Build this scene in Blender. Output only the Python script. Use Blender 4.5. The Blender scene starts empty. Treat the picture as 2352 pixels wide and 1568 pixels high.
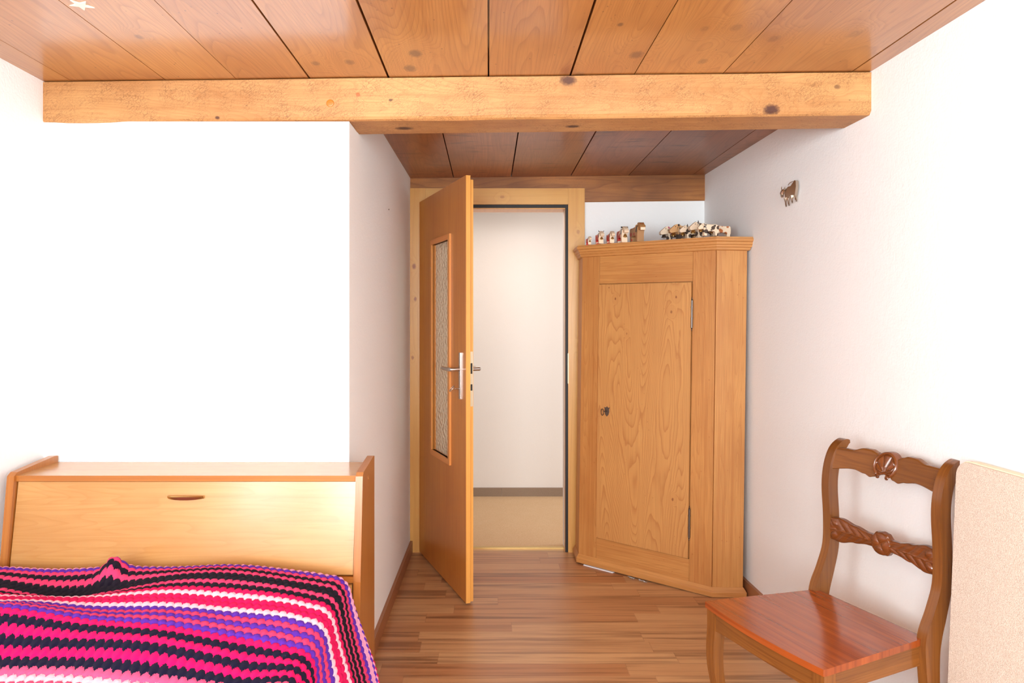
import bpy, bmesh, math, random
import numpy as np
from mathutils import Vector, Matrix, noise as mnoise
random.seed(7)
PI = math.pi
S = bpy.context.scene
COL = S.collection
def lin(c):
    c = c/255.0
    return c/12.92 if c <= 0.04045 else ((c+0.055)/1.055)**2.4
def rgb(r, g, b): return (lin(r), lin(g), lin(b), 1.0)

# ------------------------------------------------------------------ camera, world, lights
F = 1650.0
EYE = 1.34
cam_data = bpy.data.cameras.new('camera')
cam = bpy.data.objects.new('camera', cam_data); COL.objects.link(cam)
cam.location = (0, 0, EYE); cam.rotation_euler = (PI/2, 0, 0)
cam_data.sensor_width = 36.0; cam_data.lens = 36.0*F/2352.0
cam_data.shift_x = 54/2352.0; cam_data.shift_y = -46/2352.0
cam_data.clip_start = 0.02
S.camera = cam
S.view_settings.view_transform = 'Standard'; S.view_settings.look = 'None'
S.view_settings.gamma = 1.0; S.view_settings.use_curve_mapping = False
S.view_settings.exposure = 1.33
w = bpy.data.worlds.new('World'); S.world = w; w.use_nodes = True
w.node_tree.nodes['Background'].inputs[0].default_value = (0.78, 0.88, 1.0, 1)
w.node_tree.nodes['Background'].inputs[1].default_value = 1.0
def area(name, loc, rot, sx, sy, power, col):
    d = bpy.data.lights.new(name, 'AREA'); d.shape = 'RECTANGLE'; d.size = sx; d.size_y = sy
    d.energy = power; d.color = col
    o = bpy.data.objects.new(name, d); COL.objects.link(o); o.location = loc; o.rotation_euler = rot
    return o
# daylight entering by the three windows behind the camera
area('daylight_rear_left', (-0.78, -1.66, 1.42), (PI/2, 0, 0), 1.0, 1.1, 34, (0.85, 0.955, 1.0))
area('daylight_rear_right', (0.72, -1.66, 1.42), (PI/2, 0, 0), 1.0, 1.1, 30, (0.85, 0.955, 1.0))
area('daylight_left', (-1.64, -0.55, 1.42), (PI/2, 0, -PI/2), 1.1, 1.1, 30, (0.85, 0.955, 1.0))
pl = bpy.data.lights.new('room_fill_light', 'POINT'); pl.energy = 14; pl.shadow_soft_size = 0.18; pl.color = (0.95, 0.97, 1.0)  # added soft fill behind the camera to even out the light, no fitting
plo = bpy.data.objects.new('room_fill_light', pl); COL.objects.link(plo); plo.location = (-0.1, -0.35, 1.95)
# hallway ceiling lamp and a daylight window further along the hallway
area('hallway_lamp_light', (0.1, 4.75, 2.12), (0, 0, 0), 0.60, 0.50, 2.6, (1.0, 0.84, 0.74))
area('hallway_daylight', (2.42, 4.92, 1.2), (0, PI/2, 0), 1.7, 1.0, 8, (0.97, 0.97, 1.0))

# ------------------------------------------------------------------ node helpers
class NT:
    def __init__(s, name, rough=0.5, coat=0.0, metallic=0.0, spec=0.5):
        s.mat = bpy.data.materials.new(name); s.mat.use_nodes = True
        s.t = s.mat.node_tree; s.b = s.t.nodes['Principled BSDF']
        s.b.inputs['Roughness'].default_value = rough
        s.b.inputs['Metallic'].default_value = metallic
        s.b.inputs['Specular IOR Level'].default_value = spec
        if coat:
            s.b.inputs['Coat Weight'].default_value = coat
            s.b.inputs['Coat Roughness'].default_value = 0.15
    def n(s, t, **k):
        q = s.t.nodes.new(t)
        for a, v in k.items(): setattr(q, a, v)
        return q
    def put(s, sock, v):
        if hasattr(v, 'is_output') or isinstance(v, bpy.types.NodeSocket): s.t.links.new(v, sock)
        elif isinstance(v, (tuple, list)) and len(sock.default_value) == 3: sock.default_value = v[:3]
        else: sock.default_value = v
    def m(s, op, a, b=0.0, c=None, clamp=False):
        q = s.n('ShaderNodeMath', operation=op, use_clamp=clamp)
        s.put(q.inputs[0], a); s.put(q.inputs[1], b)
        if c is not None: s.put(q.inputs[2], c)
        return q.outputs[0]
    def mix(s, f, a, b, mode='MIX'):
        q = s.n('ShaderNodeMix', data_type='RGBA', blend_type=mode)
        s.put(q.inputs[0], f); s.put(q.inputs[6], a); s.put(q.inputs[7], b)
        return q.outputs[2]
    def comb(s, x, y, z):
        q = s.n('ShaderNodeCombineXYZ')
        for i, v in enumerate((x, y, z)): s.put(q.inputs[i], v)
        return q.outputs[0]
    def sep(s, v):
        q = s.n('ShaderNodeSeparateXYZ'); s.put(q.inputs[0], v); return q.outputs
    def uv(s):
        q = s.n('ShaderNodeUVMap'); q.uv_map = 'UVMap'; return s.sep(q.outputs[0])
    def attr(s, name):
        q = s.n('ShaderNodeAttribute', attribute_name=name); return q.outputs['Fac']
    def noise(s, v, scale=1.0, detail=2.0, rough=0.5):
        q = s.n('ShaderNodeTexNoise'); s.put(q.inputs['Vector'], v)
        q.inputs['Scale'].default_value = scale; q.inputs['Detail'].default_value = detail
        q.inputs['Roughness'].default_value = rough
        return q.outputs[0]
    def voro(s, v, scale, feature='F1', out=0):
        q = s.n('ShaderNodeTexVoronoi', feature=feature); s.put(q.inputs['Vector'], v)
        q.inputs['Scale'].default_value = scale; return q.outputs[out]
    def rng(s, v, a, b, c=0.0, d=1.0, smooth=False):
        q = s.n('ShaderNodeMapRange', interpolation_type='SMOOTHSTEP' if smooth else 'LINEAR')
        s.put(q.inputs[0], v)
        for i, x in enumerate((a, b, c, d)): q.inputs[i+1].default_value = x
        return q.outputs[0]
    def white(s, v):
        q = s.n('ShaderNodeTexWhiteNoise', noise_dimensions='3D'); s.put(q.inputs[0], v); return q.outputs[0]
    def bump(s, h, strength=0.3, dist=0.001):
        q = s.n('ShaderNodeBump'); s.put(q.inputs['Height'], h)
        q.inputs['Strength'].default_value = strength; q.inputs['Distance'].default_value = dist
        s.t.links.new(q.outputs[0], s.b.inputs['Normal'])
    def color(s, c): s.put(s.b.inputs['Base Color'], c)

def wood(name, light, dark, freq=9.0, amt=0.45, across=5.0, along=0.55, fine=0.12, rough=0.4, coat=0.0,
         knots=(), speck=0.0, crack=0.0, blotch=0.25, knotcol=rgb(92, 48, 32), bumpy=0.15, spec=0.5, tint=0.25, streak=0.25, smudge=0.0, wob=0.012):
    """UVMap: U across the grain, V along it, in metres; face attribute pv varies each board"""
    t = NT(name, rough, coat, spec=spec)
    u, v, _ = t.uv(); pv = t.attr('pv'); seed = t.m('MULTIPLY', pv, 37.0)
    base = t.noise(t.comb(t.m('MULTIPLY', u, across), t.m('MULTIPLY', v, along), seed), 1.0, 1.5, 0.45)
    base = t.m('ADD', base, t.m('MULTIPLY', t.noise(t.comb(t.m('MULTIPLY', u, across*5), t.m('MULTIPLY', v, along*14), seed), 1.0, 2, 0.5), wob))
    kmask = None
    for (ku, kv, kr, kind) in knots:
        du = t.m('DIVIDE', t.m('SUBTRACT', u, ku), kr); dv = t.m('DIVIDE', t.m('SUBTRACT', v, kv), kr*1.5)
        d = t.m('SQRT', t.m('ADD', t.m('MULTIPLY', du, du), t.m('MULTIPLY', dv, dv)))
        d = t.m('ADD', d, t.m('MULTIPLY', t.m('SUBTRACT', t.noise(t.comb(u, v, ku), 120.0, 2), 0.5), 0.6))
        base = t.m('ADD', base, t.m('MULTIPLY', t.m('POWER', 2.718, t.m('MULTIPLY', t.m('MULTIPLY', d, d), -0.16)), 0.16))
        k = t.m('MAXIMUM', t.rng(d, 0.45, 1.2, kind, 0.0, True), t.rng(t.m('ABSOLUTE', t.m('SUBTRACT', d, 0.85)), 0.0, 0.28, kind*0.55, 0.0, True))
        kmask = k if kmask is None else t.m('MAXIMUM', kmask, k)
    ring = t.m('FRACT', t.m('MULTIPLY', t.m('ADD', base, t.m('MULTIPLY', u, 0.25)), freq*3.0))
    ring = t.m('POWER', ring, 3.6)
    edge = t.rng(t.m('FRACT', t.m('MULTIPLY', t.m('ADD', base, t.m('MULTIPLY', u, 0.25)), freq*3.0)), 0.93, 1.0, 1.0, 0.0)
    ring = t.m('MULTIPLY', ring, edge)
    fv = t.noise(t.comb(t.m('MULTIPLY', u, 260.0), t.m('MULTIPLY', v, 5.0), seed), 1.0, 3, 0.6)
    bl = t.noise(t.comb(t.m('MULTIPLY', u, 3.0), t.m('MULTIPLY', v, 1.1), t.m('ADD', seed, 5.0)), 1.6, 3, 0.6)
    c = t.mix(t.m('MULTIPLY', ring, amt), light, dark)
    c = t.mix(t.m('MULTIPLY', t.rng(bl, 0.35, 0.75), blotch), c, dark)
    c = t.mix(t.m('MULTIPLY', t.rng(fv, 0.35, 0.8), fine), c, tuple(x*0.55 for x in dark[:3]) + (1,))
    c = t.mix(t.m('MULTIPLY', pv, tint), c, t.mix(1.0, c, tuple(min(1, x*1.6) for x in dark[:3]) + (1,), 'MULTIPLY'))
    if streak:
        sk = t.noise(t.comb(t.m('MULTIPLY', u, 70.0), t.m('MULTIPLY', v, 1.1), t.m('ADD', seed, 9.0)), 1.0, 3, 0.6)
        c = t.mix(t.m('MULTIPLY', t.rng(sk, 0.42, 0.72, smooth=True), streak), c, dark)
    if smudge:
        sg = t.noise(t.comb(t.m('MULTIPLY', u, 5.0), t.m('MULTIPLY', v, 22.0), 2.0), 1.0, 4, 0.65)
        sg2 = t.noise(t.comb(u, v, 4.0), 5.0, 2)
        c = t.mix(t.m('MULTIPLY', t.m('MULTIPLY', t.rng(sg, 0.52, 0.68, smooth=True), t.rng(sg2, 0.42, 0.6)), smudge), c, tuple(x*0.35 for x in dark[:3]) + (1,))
    if speck:
        sp = t.voro(t.comb(t.m('MULTIPLY', u, 1.0), t.m('MULTIPLY', v, 0.6), seed), 42.0)
        pick = t.noise(t.comb(u, v, 3.3), 9.0, 2)
        sm = t.m('MULTIPLY', t.rng(sp, 0.05, 0.13, 1.0, 0.0), t.rng(pick, 0.52, 0.6))
        c = t.mix(t.m('MULTIPLY', sm, speck), c, knotcol)
    h = t.m('SUBTRACT', 1.0, t.m('ADD', t.m('MULTIPLY', ring, 0.4), t.m('MULTIPLY', fv, 0.6)))
    if crack:
        warp = t.m('MULTIPLY', t.noise(t.comb(u, v, 1.0), 30.0, 2), 0.05)
        ck = t.voro(t.comb(t.m('ADD', u, warp), t.m('ADD', t.m('MULTIPLY', v, 0.7), warp), seed), 130.0, 'DISTANCE_TO_EDGE')
        pk = t.noise(t.comb(u, v, 8.0), 12.0, 3)
        cm = t.m('MULTIPLY', t.rng(ck, 0.0, 0.10, 1.0, 0.0), t.rng(pk, 0.34, 0.62))
        c = t.mix(t.m('MULTIPLY', cm, crack), c, rgb(122, 76, 42))
        h = t.m('SUBTRACT', h, t.m('MULTIPLY', cm, 1.2))
    if kmask is not None: c = t.mix(kmask, c, knotcol)
    t.color(c); t.bump(h, bumpy, 0.001)
    return t.mat

def plain(name, col, rough=0.5, metallic=0.0, coat=0.0, nscale=0, namt=0.15, bump=0.0, bscale=200, bdist=0.001, spec=0.5):
    t = NT(name, rough, coat, metallic, spec)
    g = t.n('ShaderNodeTexCoord').outputs['Object']
    c = col
    if nscale: c = t.mix(t.m('MULTIPLY', t.noise(g, nscale, 4, 0.6), namt*2), col, tuple(x*0.55 for x in col[:3]) + (1,))
    t.color(c)
    if bump: t.bump(t.noise(g, bscale, 4, 0.6), bump, bdist)
    return t.mat

# ------------------------------------------------------------------ mesh helpers
def put_uv(me, grain):
    uvl = me.uv_layers.new(name='UVMap') if not me.uv_layers else me.uv_layers[0]
    for p in me.polygons:
        n = p.normal; ax = max(range(3), key=lambda i: abs(n[i])*(1.0 if i != grain else 0.6))
        rest = [i for i in range(3) if i not in (ax, grain)]
        for li in p.loop_indices:
            co = me.vertices[me.loops[li].vertex_index].co
            if ax != grain: uvl.data[li].uv = (co[rest[0]], co[grain])
            else: uvl.data[li].uv = (co[rest[0]], co[rest[1]]*0.3 + 5)
def obj(name, bm, mat, parent=None, grain=2, bevel=0.0, smooth=False, pv=None, seg=2, recalc=True, angle=35, facepv=None):
    if bevel:
        es = [e for e in bm.edges if len(e.link_faces) == 2 and e.calc_face_angle(0) > math.radians(28)]
        bmesh.ops.bevel(bm, geom=es, offset=bevel, segments=seg, profile=0.7, affect='EDGES', clamp_overlap=True)
    if recalc: bmesh.ops.recalc_face_normals(bm, faces=bm.faces)
    me = bpy.data.meshes.new(name); 
    fl = bm.faces.layers.int.get('board')
    ids = [f[fl] for f in bm.faces] if fl else None
    bm.to_mesh(me); bm.free()
    put_uv(me, grain)
    a = me.attributes.new('pv', 'FLOAT', 'FACE')
    base = random.random() if pv is None else pv
    vals = [base]*len(me.polygons) if ids is None else [((i*0.6180339+0.13) % 1.0) for i in ids]
    a.data.foreach_set('value', vals)
    me.materials.append(mat)
    if smooth:
        me.shade_smooth()
        if angle < 180: me.set_sharp_from_angle(angle=math.radians(angle))
    o = bpy.data.objects.new(name, me); COL.objects.link(o)
    if parent: o.parent = parent
    return o
def B(*boxes, M=None):
    bm = bmesh.new()
    for b in boxes: box(bm, *b)
    if M is not None: bmesh.ops.transform(bm, matrix=M, verts=bm.verts)
    return bm
def box(bm, x0, x1, y0, y1, z0, z1, board=None):
    vs = [bm.verts.new(p) for p in ((x0,y0,z0),(x1,y0,z0),(x1,y1,z0),(x0,y1,z0),(x0,y0,z1),(x1,y0,z1),(x1,y1,z1),(x0,y1,z1))]
    fs = [bm.faces.new([vs[i] for i in q]) for q in ((0,3,2,1),(4,5,6,7),(0,1,5,4),(1,2,6,5),(2,3,7,6),(3,0,4,7))]
    if board is not None:
        l = bm.faces.layers.int.get('board') or bm.faces.layers.int.new('board')
        for f in fs: f[l] = board
    return vs
def prism(pts, axis, lo, hi, bm=None):
    """extrude a 2-D outline along axis; pts are the two other coordinates in xyz order"""
    bm = bm or bmesh.new()
    def p3(p, t):
        q = list(p); q.insert(axis, t); return q
    a = [bm.verts.new(p3(p, lo)) for p in pts]; b = [bm.verts.new(p3(p, hi)) for p in pts]
    bm.faces.new(a); bm.faces.new(b[::-1]); n = len(pts)
    for i in range(n): bm.faces.new((a[i], b[i], b[(i+1) % n], a[(i+1) % n]))
    return bm
def tube(path, radii, seg=12, bm=None, flat=1.0, closed=False, up=Vector((0, 0, 1))):
    bm = bm or bmesh.new(); path = [Vector(p) for p in path]; n = len(path)
    if not hasattr(radii, '__len__'): radii = [radii]*n
    rings = []
    for i, p in enumerate(path):
        if closed: d = path[(i+1) % n] - path[i-1]
        else: d = path[min(i+1, n-1)] - path[max(i-1, 0)]
        d.normalize(); s = d.cross(up)
        if s.length < 1e-4: s = d.cross(Vector((0.3, 1, 0)))
        s.normalize(); t = s.cross(d)
        rings.append([bm.verts.new(p + s*math.cos(a)*radii[i] + t*math.sin(a)*radii[i]*flat) for a in [2*PI*k/seg for k in range(seg)]])
    m = n if closed else n-1
    for i in range(m):
        A = rings[i]; Bq = rings[(i+1) % n]
        for k in range(seg): bm.faces.new((A[k], A[(k+1) % seg], Bq[(k+1) % seg], Bq[k]))
    if not closed: bm.faces.new(rings[0][::-1]); bm.faces.new(rings[-1])
    return bm
def lathe(prof, seg=20, bm=None, M=None):
    bm = bm or bmesh.new(); rings = []
    new = []
    for r, z in prof:
        ring = [bm.verts.new((max(r, 1e-5)*math.cos(2*PI*k/seg), max(r, 1e-5)*math.sin(2*PI*k/seg), z)) for k in range(seg)]
        rings.append(ring); new += ring
    for i in range(len(rings)-1):
        for k in range(seg): bm.faces.new((rings[i][k], rings[i][(k+1) % seg], rings[i+1][(k+1) % seg], rings[i+1][k]))
    bm.faces.new(rings[0][::-1]); bm.faces.new(rings[-1])
    if M is not None: bmesh.ops.transform(bm, matrix=M, verts=new)
    return bm
def loft(sections, bm=None):
    bm = bm or bmesh.new(); R = [[bm.verts.new(p) for p in s] for s in sections]; k = len(R[0])
    for i in range(len(R)-1):
        for j in range(k): bm.faces.new((R[i][j], R[i][(j+1) % k], R[i+1][(j+1) % k], R[i+1][j]))
    bm.faces.new(R[0][::-1]); bm.faces.new(R[-1])
    return bm
def cr(pts, n):
    """catmull-rom through tuples"""
    out = []; P = [pts[0]] + list(pts) + [pts[-1]]
    for i in range(1, len(P)-2):
        for k in range(n):
            t = k/n
            out.append(tuple(0.5*((2*P[i][j]) + (-P[i-1][j]+P[i+1][j])*t + (2*P[i-1][j]-5*P[i][j]+4*P[i+1][j]-P[i+2][j])*t*t
                       + (-P[i-1][j]+3*P[i][j]-3*P[i+1][j]+P[i+2][j])*t**3) for j in range(len(pts[0]))))
    out.append(tuple(pts[-1])); return out
def empty(name, loc=(0,0,0), rotz=0.0):
    o = bpy.data.objects.new(name, None); COL.objects.link(o); o.location = loc; o.rotation_euler = (0, 0, rotz)
    o.empty_display_size = 0.1; return o
def tag(o, label=None, cat=None, group=None, kind=None):
    if label: o['label'] = label
    if cat: o['category'] = cat
    if group: o['group'] = group
    if kind: o['kind'] = kind
    return o

# ------------------------------------------------------------------ materials
def plaster(name, col, bs=135, st=0.45):
    t = NT(name, 0.9, spec=0.2); g = t.n('ShaderNodeTexCoord').outputs['Object']
    t.color(col)
    t.bump(t.m('ADD', t.noise(g, bs, 3, 0.55), t.m('MULTIPLY', t.noise(g, bs*0.3, 2), 0.8)), st, 0.0022)
    return t.mat
M_wall = plaster('white_plaster', (0.90, 0.897, 0.89, 1))
M_hall = plaster('cream_plaster', (0.80, 0.75, 0.70, 1), 160, 0.15)
def at_ceiling(px, py, r, k):
    Y = 0.838*F/(738-py); return ((px-1122)*Y/F, Y, r, k)
ck = [at_ceiling(*q) for q in ((954,121,.022,.85),(942,155,.022,.8),(803,139,.017,.6),(725,141,.014,.6),(319,75,.012,.6),
      (1690,70,.018,.35),(1619,72,.014,.3),(1778,97,.018,.4),(1462,130,.022,.75),(1614,147,.017,.45),(1964,88,.02,.35),(1330,174,.02,.5),(1425,60,.009,.8))]
M_ceil = wood('pine_ceiling', rgb(200, 142, 78), rgb(144, 80, 34), freq=17, amt=0.55, across=4.0, along=0.32, fine=0.3, rough=0.32, coat=0.6, spec=0.6,
              knots=ck, speck=0.75, blotch=0.45, knotcol=rgb(88, 50, 38), tint=0.3)
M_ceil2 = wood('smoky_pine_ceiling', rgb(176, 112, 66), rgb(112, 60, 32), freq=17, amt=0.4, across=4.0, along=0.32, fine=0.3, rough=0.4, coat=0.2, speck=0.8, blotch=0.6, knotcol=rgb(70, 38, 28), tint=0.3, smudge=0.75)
M_beam = wood('old_spruce_beam', rgb(206, 156, 98), rgb(160, 98, 46), freq=12, amt=0.4, across=7, along=0.7, fine=0.25, rough=0.55,
              knots=((2.163, .272, .020, .9), (2.062, .965, .020, .95), (2.56, -.30, .022, .9), (2.56, .30, .018, .95), (2.035, -.925, .006, .9),
                     (2.095, -.40+.066, .005, .8), (2.02+.12, 1.19, .008, .6)), crack=0.7, speck=0.5, blotch=0.75, knotcol=rgb(70, 34, 26), tint=0.0)
M_beam2 = wood('dark_old_beam', rgb(204, 136, 68), rgb(104, 54, 24), freq=6, amt=0.5, across=7, along=0.6, fine=0.35, rough=0.5, crack=0.3, speck=0.8, blotch=0.8)
M_frame = wood('light_pine_casing', rgb(222, 170, 94), rgb(190, 124, 54), freq=4, amt=0.28, across=6, along=0.4, fine=0.1, rough=0.32,
               knots=((.051+.0, 2.07, .0001, .0), (-.432, 1.66, .012, .9), (-.425, 1.47, .009, .9), (-.44, 1.13, .008, .7), (2.062, .08, .010, .5), (.52, 1.86, .010, .5), (.53, .86, .007, .9), (.525, 1.2, .009,.4)),
               blotch=0.2, knotcol=rgb(150, 78, 36))
M_leaf = wood('door_veneer', rgb(214, 142, 64), rgb(178, 90, 32), freq=3, amt=0.25, across=16, along=0.15, fine=0.28, rough=0.28, blotch=0.35, bumpy=0.05)
M_edge = wood('door_edge_wood', rgb(230, 166, 84), rgb(212, 136, 56), freq=3, amt=0.2, across=20, along=0.2, fine=0.1, rough=0.3, bumpy=0.05, blotch=0.1)
M_bead = wood('glazing_bead_wood', rgb(232, 158, 84), rgb(206, 116, 52), freq=3, amt=0.2, across=20, along=0.2, fine=0.1, rough=0.3, bumpy=0.05)
M_cab = wood('waxed_old_pine', rgb(204, 146, 82), rgb(164, 96, 44), freq=14, amt=0.35, across=12, along=0.5, fine=0.35, streak=0.4, rough=0.42, speck=0.5, blotch=0.5, knotcol=rgb(150, 72, 32), tint=0.15)
M_cabd = wood('waxed_pine_panel', rgb(204, 148, 86), rgb(160, 92, 44), freq=24, amt=0.65, across=4.4, along=0.45, wob=0.02, streak=0.1, fine=0.25, rough=0.42, speck=0.3, blotch=0.2,
              knots=((.06, 1.355, .003, .9), (.10, 1.295, .005, .8), (.445, 1.30, .005, .8), (.42, 1.225, .006, .7), (.17, 1.11, .004, .6), (.44, .28, .006, .8)), knotcol=rgb(120, 62, 34), tint=0.1)
M_maple = wood('maple_veneer', rgb(196, 150, 90), rgb(164, 106, 48), freq=5, amt=0.3, across=14, along=1.4, fine=0.10, streak=0.3, rough=0.25, coat=0.25, blotch=0.5, bumpy=0.03)
M_cherry = wood('cherry_edge', rgb(184, 118, 50), rgb(144, 76, 26), freq=3, amt=0.3, across=18, along=0.3, fine=0.25, rough=0.3, coat=0.15, bumpy=0.05)
M_chair = wood('polished_walnut', rgb(144, 88, 38), rgb(80, 41, 15), freq=4, amt=0.35, across=16, along=0.8, fine=0.35, rough=0.24, coat=0.3, blotch=0.6, bumpy=0.06)
M_carve = wood('carved_walnut', rgb(124, 66, 28), rgb(66, 30, 11), freq=4, amt=0.25, across=16, along=0.8, fine=0.3, rough=0.22, coat=0.4, blotch=0.5, bumpy=0.06)
M_seat = wood('polished_seat', rgb(174, 84, 32), rgb(116, 46, 14), freq=2.6, amt=0.5, across=14, along=0.35, fine=0.12, streak=0.6, rough=0.2, coat=0.6, blotch=0.5, bumpy=0.04)
M_base = wood('brown_baseboard', rgb(176, 120, 80), rgb(142, 88, 54), freq=3, amt=0.3, across=16, along=0.5, fine=0.25, rough=0.4)
M_steel = plain('brushed_steel', (0.62, 0.60, 0.58, 1), 0.25, 1.0)
M_brass = plain('aged_brass', (0.60, 0.41, 0.16, 1), 0.34, 1.0)
M_iron = plain('dark_iron', (0.16, 0.12, 0.10, 1), 0.4, 0.9, nscale=60)
M_pewter = plain('grey_iron', (0.22, 0.19, 0.17, 1), 0.42, 0.9, nscale=60)
M_black = plain('black_rubber', (0.012, 0.01, 0.01, 1), 0.6)
M_dark = plain('gap_dark', (0.02, 0.012, 0.008, 1), 0.9)
M_paper = plain('white_paper', (0.85, 0.85, 0.88, 1), 0.7)
M_zinc = plain('galvanised_plate', (0.62, 0.52, 0.36, 1), 0.4, 0.6)
M_glow = plain('star_plastic', rgb(244, 240, 214), 0.4)
# laminate floor : narrow strips running left-right
t = NT('laminate_strip_floor', 0.34, spec=0.45)
u, v, _ = t.uv()
row = t.m('FLOOR', t.m('DIVIDE', u, 0.097)); off = t.m('MULTIPLY', t.white(t.comb(row, 3.0, 1.0)), 7.0)
colm = t.m('FLOOR', t.m('DIVIDE', t.m('ADD', v, off), 0.95))
rnd = t.white(t.comb(row, colm, 2.0)); rnd2 = t.white(t.comb(row, colm, 9.0))
st = t.noise(t.comb(t.m('MULTIPLY', u, 34.0), t.m('MULTIPLY', v, 1.3), t.m('MULTIPLY', rnd, 60.0)), 1.0, 3, 0.55)
fn = t.noise(t.comb(t.m('MULTIPLY', u, 260.0), t.m('MULTIPLY', v, 9.0), rnd), 1.0, 3, 0.6)
c = t.mix(rnd, rgb(204, 158, 112), rgb(180, 124, 82))
c = t.mix(t.m('MULTIPLY', t.rng(st, 0.42, 0.66, smooth=True), t.rng(rnd2, 0.0, 1.0, 0.25, 0.85)), c, rgb(112, 68, 42))
c = t.mix(t.m('MULTIPLY', t.rng(fn, 0.4, 0.8), 0.22), c, rgb(120, 64, 38))
fu = t.m('FRACT', t.m('DIVIDE', u, 0.097)); fu3 = t.m('FRACT', t.m('DIVIDE', u, 0.291))
line = t.rng(fu, 0.0, 0.03, 0.35, 0.0); line3 = t.rng(fu3, 0.0, 0.012, 0.6, 0.0)
fv = t.m('FRACT', t.m('DIVIDE', t.m('ADD', v, off), 0.95)); lv = t.rng(fv, 0.0, 0.004, 0.35, 0.0)
c = t.mix(t.m('MAXIMUM', t.m('MAXIMUM', line, line3), lv), c, rgb(96, 50, 30))
t.color(c); t.bump(t.m('MULTIPLY', fn, 0.5), 0.05, 0.0005); M_floor = t.mat
# carpet
t = NT('beige_carpet', 0.95, spec=0.1); g = t.n('ShaderNodeTexCoord').outputs['Object']
n1 = t.noise(g, 420, 3, 0.7); n2 = t.noise(g, 9, 3)
c = t.mix(t.rng(n1, 0.35, 0.65), rgb(196, 160, 120), rgb(232, 204, 168)); c = t.mix(t.m('MULTIPLY', n2, 0.35), c, rgb(204, 164, 120))
t.color(c); t.bump(n1, 0.7, 0.003); M_carpet = t.mat
t = NT('carpet_skirting', 0.95, spec=0.1); g = t.n('ShaderNodeTexCoord').outputs['Object']; n1 = t.noise(g, 380, 3, 0.7)
t.color(t.mix(t.rng(n1, 0.35, 0.65), rgb(118, 98, 84), rgb(176, 154, 132))); t.bump(n1, 0.6, 0.003); M_cskirt = t.mat
# boucle fabric of the leaning board
t = NT('boucle_fabric', 0.95, spec=0.15); g = t.n('ShaderNodeTexCoord').outputs['Object']
n1 = t.noise(g, 330, 4, 0.65); n2 = t.voro(g, 420.0)
c = t.mix(t.rng(n1, 0.35, 0.7), rgb(204, 184, 166), rgb(236, 224, 210)); t.color(c)
t.bump(t.m('SUBTRACT', n1, n2), 0.6, 0.002); M_boucle = t.mat
M_piping = plain('cream_piping', rgb(244, 226, 196), 0.6)
# hammered glass
t = NT('hammered_glass', 0.12, spec=0.5); t.b.inputs['Transmission Weight'].default_value = 0.3
t.b.inputs['Base Color'].default_value = rgb(250, 234, 208); t.b.inputs['IOR'].default_value = 1.25
g = t.n('ShaderNodeTexCoord').outputs['Object']; s_ = t.sep(g)
vv = t.voro(t.comb(t.m('MULTIPLY', s_[0], 0.62), s_[1], t.m('MULTIPLY', s_[2], 0.75)), 85.0, 'SMOOTH_F1')
t.bump(vv, 1.0, 0.012); M_glass = t.mat

# ------------------------------------------------------------------ room shell
XL = -1.52; YB = 4.19; YF = 2.455; YR = -1.6
def xr(y): return 1.259 + (YB-y)*0.0275
def zc(x): return 2.178 + 0.012*x
ZT = 2.5
tag(obj('floor', B((XL-0.2, 1.6, YR-0.2, YB+0.06, -0.12, 0)), M_floor, grain=0), 'reddish wood strip laminate floor', kind='structure')
tag(obj('floor_hallway', B((-1.3, 2.5, YB+0.06, 5.7, -0.12, 0.004)), M_carpet), 'beige carpeted hallway floor beyond the door', kind='structure')
# left wall, with a window beside the camera
tag(obj('wall_left', B((XL-0.2, XL, YR-0.2, -1.1, 0, ZT), (XL-0.2, XL, 0.0, YB, 0, ZT), (XL-0.2, XL, -1.1, 0.0, 0, 0.87), (XL-0.2, XL, -1.1, 0.0, 1.97, ZT)), M_wall), kind='structure')
tag(obj('wall_inner', prism([(XL, YF+.15), (-0.474, YF+.15), (-0.4545, YB), (XL, YB)], 2, zc(-1)-.15, 2.2, prism([(XL, YF), (-0.476, YF), (-0.4545, YB), (XL, YB)], 2, 0, zc(-1.0)-0.143)), M_wall, bevel=0.004), 'white wall block that the desk stands against', kind='structure')
bm = prism([(xr(YR-0.2), YR-0.2), (1.75, YR-0.2), (1.75, YB+0.12), (xr(YB+0.12), YB+0.12)], 2, 0, ZT)
tag(obj('wall_right', bm, M_wall), kind='structure')
# back wall with the doorway
DX0, DX1, DZ = -0.364, 0.447, 2.017
tag(obj('wall_back', B((XL, DX0+0.0, YB, YB+0.13, 0, ZT), (DX1, 1.75, YB, YB+0.13, 0, ZT), (DX0, DX1, YB, YB+0.13, DZ, ZT)), M_wall), kind='structure')
tag(obj('wall_rear', B((XL, -1.28, YR-0.2, YR, 0, ZT), (-0.28, 0.22, YR-0.2, YR, 0, ZT), (1.22, 1.75, YR-0.2, YR, 0, ZT),
    (-1.28, -0.28, YR-0.2, YR, 0, 0.87), (-1.28, -0.28, YR-0.2, YR, 1.97, ZT), (0.22, 1.22, YR-0.2, YR, 0, 0.87), (0.22, 1.22, YR-0.2, YR, 1.97, ZT)), M_wall), kind='structure')
M_white = plain('white_window_paint', (0.8, 0.8, 0.78, 1), 0.4)
def window(n, M):
    W = B((-0.5, 0.5, -0.04, 0.04, 0.0, 0.06), (-0.5, 0.5, -0.04, 0.04, 1.04, 1.1), (-0.5, -0.44, -0.04, 0.04, 0.06, 1.04), (0.44, 0.5, -0.04, 0.04, 0.06, 1.04), (-0.03, 0.03, -0.03, 0.03, 0.06, 1.04), M=M)
    tag(obj('window_%d' % n, W, M_white), kind='structure')
window(1, Matrix.Translation((-0.78, YR-0.14, 0.87)) @ Matrix.Diagonal((1, 0.5, 1, 1)))
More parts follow.
